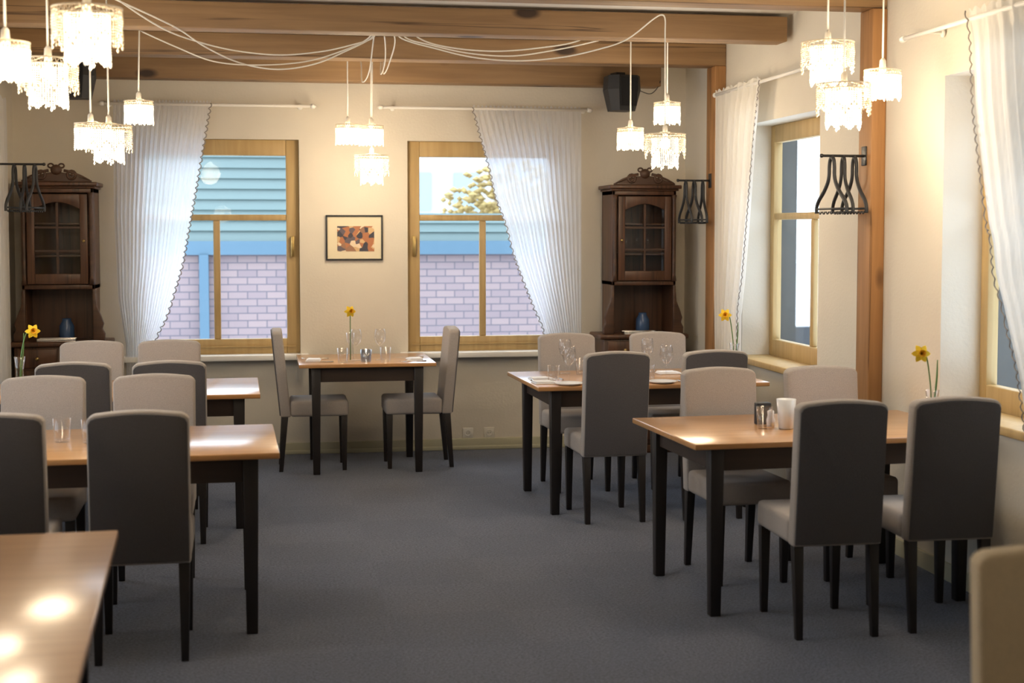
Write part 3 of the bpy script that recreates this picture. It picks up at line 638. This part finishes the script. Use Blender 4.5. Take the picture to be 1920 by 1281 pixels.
def napkin(x, y, rz, l, g):
    m = MB(); m.box(-.075, .075, -.05, .05, 0, .006).box(-.073, .06, -.047, .045, .0062, .012).box(-.070, .035, -.044, .035, .0122, .017)
    o = m.obj('folded_napkin', 'napkin', bevel=.003, loc=(x, y, ZT)); o.rotation_euler = (0, 0, rz); return tag(o, l, 'napkin', g)
def fork(x, y, rz, l, g, z=ZT):
    m = MB(); m.tube([(0, -.09, .004), (0, -.03, .003), (0, .03, .006), (0, .05, .004)], [.005, .003, .003, .008], 6)
    for k in (-1.5, -.5, .5, 1.5): m.tube([(k*.004, .05, .004), (k*.005, .075, .003), (k*.0045, .098, .007)], .0013, 4)
    o = m.obj('fork', 'silver', smooth=True, loc=(x, y, z)); o.rotation_euler = (0, 0, rz); return tag(o, l, 'fork', g)
def knife(x, y, rz, l, g, z=ZT):
    m = MB(); m.tube([(0, -.10, .004), (0, -.01, .004)], [.006, .004], 6); m.prism([(-.004, -.01), (.007, -.01), (.009, .06), (.004, .10), (-.004, .11)], .003, .005, 'z')
    o = m.obj('knife', 'silver', loc=(x, y, z)); o.rotation_euler = (0, 0, rz); return tag(o, l, 'knife', g)
def daffodil(x, y, vl, fl, flower_off, leaf=True, h=.36):
    t = lathe_thing('glass_vase', vl, 'vase', VASE, (x, y, ZT), 'glassware', 'slim glass vases')
    f = thing('daffodil', fl, 'flower', (x, y, ZT), 0, 'yellow daffodils')
    fx, fz = flower_off; top = Vector((fx, 0, fz))
    MB().tube(crom([(0, 0, .015), (fx*.05, 0, .12), (fx*.15, 0, .22), (fx*.45, 0, fz-.025), (fx*.75, -.004, fz-.002), (fx, -.01, fz)]), .0032, 6).obj('stem', 'stem', f, smooth=True)
    dirv = Vector((-.25 if fx < 0 else .25, -.93, .12)).normalized(); q = dirv.to_track_quat('Z', 'Y').to_matrix().to_4x4(); T0 = Matrix.Translation(top+Vector((0, -.012, 0))) @ q
    m = MB()
    for k in range(6):
        a = k*PI/3; o1 = []
        prof = [(0, 0, 0), (.010, .013, .003), (.022, .014, .001), (.034, .008, -.004), (.042, 0, -.008)]
        L = [m.bm.verts.new(T0 @ Vector((r*math.cos(a)-w*math.sin(a), r*math.sin(a)+w*math.cos(a), z))) for r, w, z in prof]
        Rr = [m.bm.verts.new(T0 @ Vector((r*math.cos(a)+w*math.sin(a), r*math.sin(a)-w*math.cos(a), z+(.001)))) for r, w, z in prof[1:-1]]
        m.bm.faces.new(L + Rr[::-1])
    pt = m.obj('petals', 'petal', f); sd = pt.modifiers.new('thick', 'SOLIDIFY'); sd.thickness = .0015
    m = MB(); prof = [(.006, 0), (.008, .010), (.010, .020), (.016, .030), (.0145, .029), (.008, .018), (.004, .004)]
    rings = [[m.bm.verts.new(T0 @ Vector((r*(1+.08*math.sin(6*2*PI*k/18))*math.cos(2*PI*k/18), r*math.sin(2*PI*k/18), z))) for k in range(18)] for r, z in prof]
    for A_, B_ in zip(rings, rings[1:]):
        for k in range(18): m.bm.faces.new((A_[k], A_[(k+1)%18], B_[(k+1)%18], B_[k]))
    m.obj('trumpet', 'trumpet', f, smooth=True)
    if leaf:
        m = MB(); P = crom([(.004, .004, .02), (.012, .004, .14), (.022, .004, .25), (.024, .004, .33)], 6)
        m.tube(P, [.004+.004*math.sin(PI*i/(len(P)-1)) for i in range(len(P))], 6, sx=.4); m.obj('leaf', 'stem', f, smooth=True)
    return f
daffodil(.555, 9.66, 'slim glass vase on the small laid table under the picture', 'yellow daffodil in the vase on the small laid table', (0.0, .345), False)
daffodil(2.83, 8.36, 'slim glass vase on the middle right table near the far post', 'yellow daffodil drooping in the vase near the far post', (-.065, .375))
daffodil(2.86, 5.78, 'slim glass vase hidden behind the right grey chair, in front of the right window', 'yellow daffodil above the right grey chair, in front of the right window', (-.06, .36))
daffodil(-1.345, 8.15, 'slim glass vase at the left edge of the farthest left table', 'yellow daffodil beside the left corner cabinet', (.075, .34))
# small table under the picture
g = 'glasses on the small laid table'
wine(.60, 9.78, 'wine glass beside the daffodil on the small laid table, left one', g); wine(.765, 9.78, 'wine glass on the small laid table, right one', g)
tumbler(.50, 9.62, 'water tumbler left of the daffodil on the small laid table', g); tumbler(.79, 9.64, 'water tumbler near the right wine glass on the small laid table', g)
lathe_thing('tealight_holder', 'bluish glass tealight holder in the middle of the small laid table', 'candle holder', HOLD, (.66, 9.66, ZT), 'frosted')
napkin(.31, 9.80, R(85), 'folded white napkin at the left end of the small laid table', None); napkin(1.00, 9.76, R(95), 'folded white napkin at the right end of the small laid table', None)
fork(.33, 9.93, R(80), 'fork left of the place setting at the left end of the small laid table', None); knife(.34, 9.66, R(88), 'knife of the place setting at the left end of the small laid table', None)
fork(.98, 9.62, R(100), 'fork of the place setting at the right end of the small laid table', None); knife(.98, 9.92, R(92), 'knife of the place setting at the right end of the small laid table', None)
# middle right table
g = 'glasses on the middle right table'
wine(1.745, 8.14, 'wine glass at left of the middle right table, beside the grey chair back', g); wine(2.335, 8.14, 'wine glass at right of the middle right table, between the two grey chair backs', g)
wine(1.83, 8.66, 'wine glass on the far side of the middle right table, left one', g); wine(2.36, 8.66, 'wine glass on the far side of the middle right table, right one', g)
tumbler(1.66, 8.18, 'water tumbler left of the nearer wine glass on the middle right table', g); tumbler(2.225, 8.13, 'water tumbler beside the right chair-gap wine glass', g)
tumbler(1.92, 8.60, 'water tumbler on the far side of the middle right table, left one', g); tumbler(2.10, 8.60, 'water tumbler on the far side of the middle right table, middle one', g)
lathe_thing('tealight_holder', 'glass tealight holder in the middle of the middle right table', 'candle holder', HOLD, (2.0, 8.42, ZT), 'frosted')
PLATE = [(.001, .002), (.06, .002), (.085, .012), (.084, .014), (.058, .005), (.001, .005)]
lathe_thing('bread_plate', 'white side plate in front of the left wine glass on the middle right table', 'plate', PLATE, (1.72, 8.02, ZT), 'porcelain'); lathe_thing('bread_plate', 'white side plate between the grey chair backs on the middle right table', 'plate', PLATE, (2.28, 8.03, ZT), 'porcelain')
napkin(1.62, 8.33, R(5), 'folded white napkin at the far left corner of the middle right table', None); napkin(1.60, 8.12, R(8), 'folded white napkin at the near left corner of the middle right table', None)
napkin(2.47, 8.55, R(3), 'folded white napkin on the far side of the middle right table', None)
fork(1.55, 8.22, R(4), 'fork at the left rim of the middle right table', None); knife(1.83, 8.06, R(2), 'knife beside the left side plate on the middle right table', None); fork(2.40, 8.03, R(2), 'fork beside the right side plate on the middle right table', None); knife(1.73, 8.36, R(2), 'knife right of the far left napkin on the middle right table', None)
# large right table
cp = at(1472, 804, 6.0); cx_, cy_ = 2.285, 6.08
o = lathe_thing('candle_cup', 'white cup-shaped candle holder on the large right table', 'candle holder', [(.001, .001), (.030, .001), (.033, .004), (.044, .135), (.041, .135), (.030, .01), (.001, .01)], (cx_+.02, cy_, ZT), 'porcelain')
lathe_thing('tumbler', 'clear tumbler left of the white candle cup on the large right table', 'glass', TUMB, (cx_-.075, cy_+.02, ZT), 'glassware')
o = MB().box(-.035, .035, -.02, .02, 0, .10).obj('menu_holder', 'black', bevel=.004, loc=(cx_-.03, cy_+.17, ZT)); tag(o, 'small black stand behind the white candle cup on the large right table', 'menu holder')
o = MB().lathe([(.001, 0), (.018, 0), (.020, .03), (.014, .05), (.016, .07), (.001, .078)], n=16).obj('salt_shaker', 'porcelain', smooth=True, loc=(cx_-.02, cy_+.09, ZT)); tag(o, 'small white salt shaker behind the candle cup on the large right table', 'shaker')
napkin(3.0, 5.95, R(5), 'folded white napkin at the right end of the large right table', None)
# left tables
g = 'glasses on the second left table'
lathe_thing('tumbler', 'clear tumbler between the two left chair backs, left one', 'glass', TUMB, (-.86, 6.22, ZT), 'glassware', g); lathe_thing('tumbler', 'clear tumbler between the two left chair backs, right one beside the big grey chair', 'glass', TUMB, (-.74, 6.18, ZT), 'glassware', g)
# ================================================================ coat hangers
def hanger_mesh():
    m = MB()
    side = [(.030, -.045), (.032, -.09), (.050, -.13), (.095, -.175), (.150, -.215), (.178, -.25), (.180, -.285)]
    arch = [(0, -y, z) for y, z in side[::-1]] + [(0, -.022, -.012), (0, 0, .004), (0, .022, -.012)] + [(0, y, z) for y, z in side]
    m.tube(crom(arch, 5), .0115, 8, sx=.8)
    m.tube([(0, -.178, -.262), (0, .178, -.262)], .006, 6)
    for k in range(7):
        y = -.135+.045*k; m.tube([(0, y+.014*math.cos(a), -.276+.012*math.sin(a)) for a in [PI+PI*q/6 for q in range(7)]], .004, 5)
    return m
def hanger_rack(loc, sx, n, label, hl, group, off=.055):
    """bracket standing out from the wall along X (sx = direction into the room)"""
    t = thing('hanger_rack', label, 'hanger rack', loc, 0, 'black hanger racks')
    L = off+.015+.055*n
    MB().tube([(0, 0, 0), (sx*L, 0, 0)], .007, 8).obj('rail', 'black_metal', t); MB().box(min(0, sx*.006), max(0, sx*.006), -.03, .03, -.05, .05).obj('mounting_plate', 'black_metal', t, bevel=.003)
    MB().ball((sx*L, 0, 0), .011).obj('rail_end', 'black_metal', t, smooth=True)
    me = None
    for k in range(n):
        if me is None: o = hanger_mesh().obj('coat_hanger', 'black', smooth=True); me = o.data
        else: o = bpy.data.objects.new('coat_hanger', me); COL.objects.link(o)
        o.location = (loc[0]+sx*(off+.062*k), loc[1], loc[2]-.012); o.rotation_euler = (0, 0, R(random.uniform(-9, 9)))
        tag(o, hl, 'coat hanger', group)
hanger_rack((3.07, 7.01, 2.03), -1, 3, 'black hanger rail on the near pine post', 'black coat hanger on the rail of the near pine post', 'coat hangers on the near post')
hanger_rack((3.07, 9.62, 1.99), -1, 3, 'black hanger rail on the far pine post', 'black coat hanger on the rail of the far pine post', 'coat hangers on the far post')
hanger_rack((XL, 9.40, 2.06), 1, 3, 'black hanger rail on the left wall before the left cabinet', 'black coat hanger on the left wall rail before the left cabinet', 'coat hangers on the left wall', .19)
# ================================================================ outside
GZ = -.6
o = MB().box(-40, 45, YB+.6, 90, GZ-.2, GZ).obj('snowy_ground', 'snow'); tag(o, 'pale snowy ground outside the back windows', 'ground')
# low brick building with green siding behind the left window, facing the window wall
YO = 16.0
xr = at(575, 400, YO).x + .35
b1 = thing('brick_outbuilding', 'low brick building with green board siding seen through the left back window', 'building', (0, YO, 0))
MB().box(-6, 5.4, 0, 3, GZ, 1.38).obj('brick_wall', 'brick', b1)
m = MB()
for k in range(9): z = 1.52+k*.115; m.prism([(0, z), (-.035, z), (0, z+.113)], -6, xr, 'x')
m.box(-6, xr, 0, 2.8, 1.5, 2.58); m.obj('board_siding', 'teal', b1)
m = MB()
for k in range(3): z = 1.52+k*.1; m.prism([(0, z), (-.03, z), (0, z+.1)], xr, 5.4, 'x')
m.box(xr, 5.4, 0, 2.6, 1.5, 1.83); m.obj('low_siding', 'teal', b1)
MB().box(-6, 5.4, -.10, 0, 1.37, 1.52).obj('blue_fascia', 'blue_beam', b1)
MB().prism([(-.12, 2.60), (2.8, 3.05), (2.8, 3.12), (-.12, 2.66)], -6, xr+.1, 'x').obj('roof_snow', 'snow', b1)
xp = at(383, 550, YO-.08).x
MB().box(xp-.05, xp+.05, -.13, 0, GZ, 1.37).obj('drain_pipe', 'blue_beam', b1)
MB().box(xp-1.0, xp, -.10, 0, .28, .36).obj('blue_rail', 'blue_beam', b1)
b2 = thing('white_house', 'white house with many small windows seen through the right back window', 'building', (5.5, 34, 0))
MB().box(-5, 6, 0, 8, GZ, 5.0).obj('house_wall', 'house_white', b2)
for k in range(9):
    for j in range(2):
        fr = MB().box(-4.5+k*1.15, -3.9+k*1.15, -.06, .02, 2.1+j*1.5, 3.0+j*1.5).obj('house_window', 'house_trim', b2)
MB().prism([(-.5, 5.0), (4, 7.0), (8.5, 5.0)], -5.3, 6.3, 'x').obj('house_roof', 'snow', b2)
def tree(x, y, label, seed):
    t = thing('garden_tree', label, 'tree', (x, y, GZ)); rnd = random.Random(seed)
    MB().tube([(0, 0, 0), (.05, 0, 1.2), (0, 0, 2.6)], [.12, .08, .03], 8).obj('trunk', 'post', t)
    m = MB()
    for k in range(700):
        a = rnd.uniform(0, 2*PI); e = rnd.uniform(-1, 1); rr = rnd.random()**.4*1.0; p = (rr*math.cos(a)*math.sqrt(1-e*e)*1.3, rr*math.sin(a)*math.sqrt(1-e*e), 2.5+rr*e*.8)
        m.octa(p, rnd.uniform(.04, .10), .05)
    m.obj('leaves', 'gold_leaf', t)
tree(3.9, 22.0, 'golden leaved tree outside the right back window', 3)
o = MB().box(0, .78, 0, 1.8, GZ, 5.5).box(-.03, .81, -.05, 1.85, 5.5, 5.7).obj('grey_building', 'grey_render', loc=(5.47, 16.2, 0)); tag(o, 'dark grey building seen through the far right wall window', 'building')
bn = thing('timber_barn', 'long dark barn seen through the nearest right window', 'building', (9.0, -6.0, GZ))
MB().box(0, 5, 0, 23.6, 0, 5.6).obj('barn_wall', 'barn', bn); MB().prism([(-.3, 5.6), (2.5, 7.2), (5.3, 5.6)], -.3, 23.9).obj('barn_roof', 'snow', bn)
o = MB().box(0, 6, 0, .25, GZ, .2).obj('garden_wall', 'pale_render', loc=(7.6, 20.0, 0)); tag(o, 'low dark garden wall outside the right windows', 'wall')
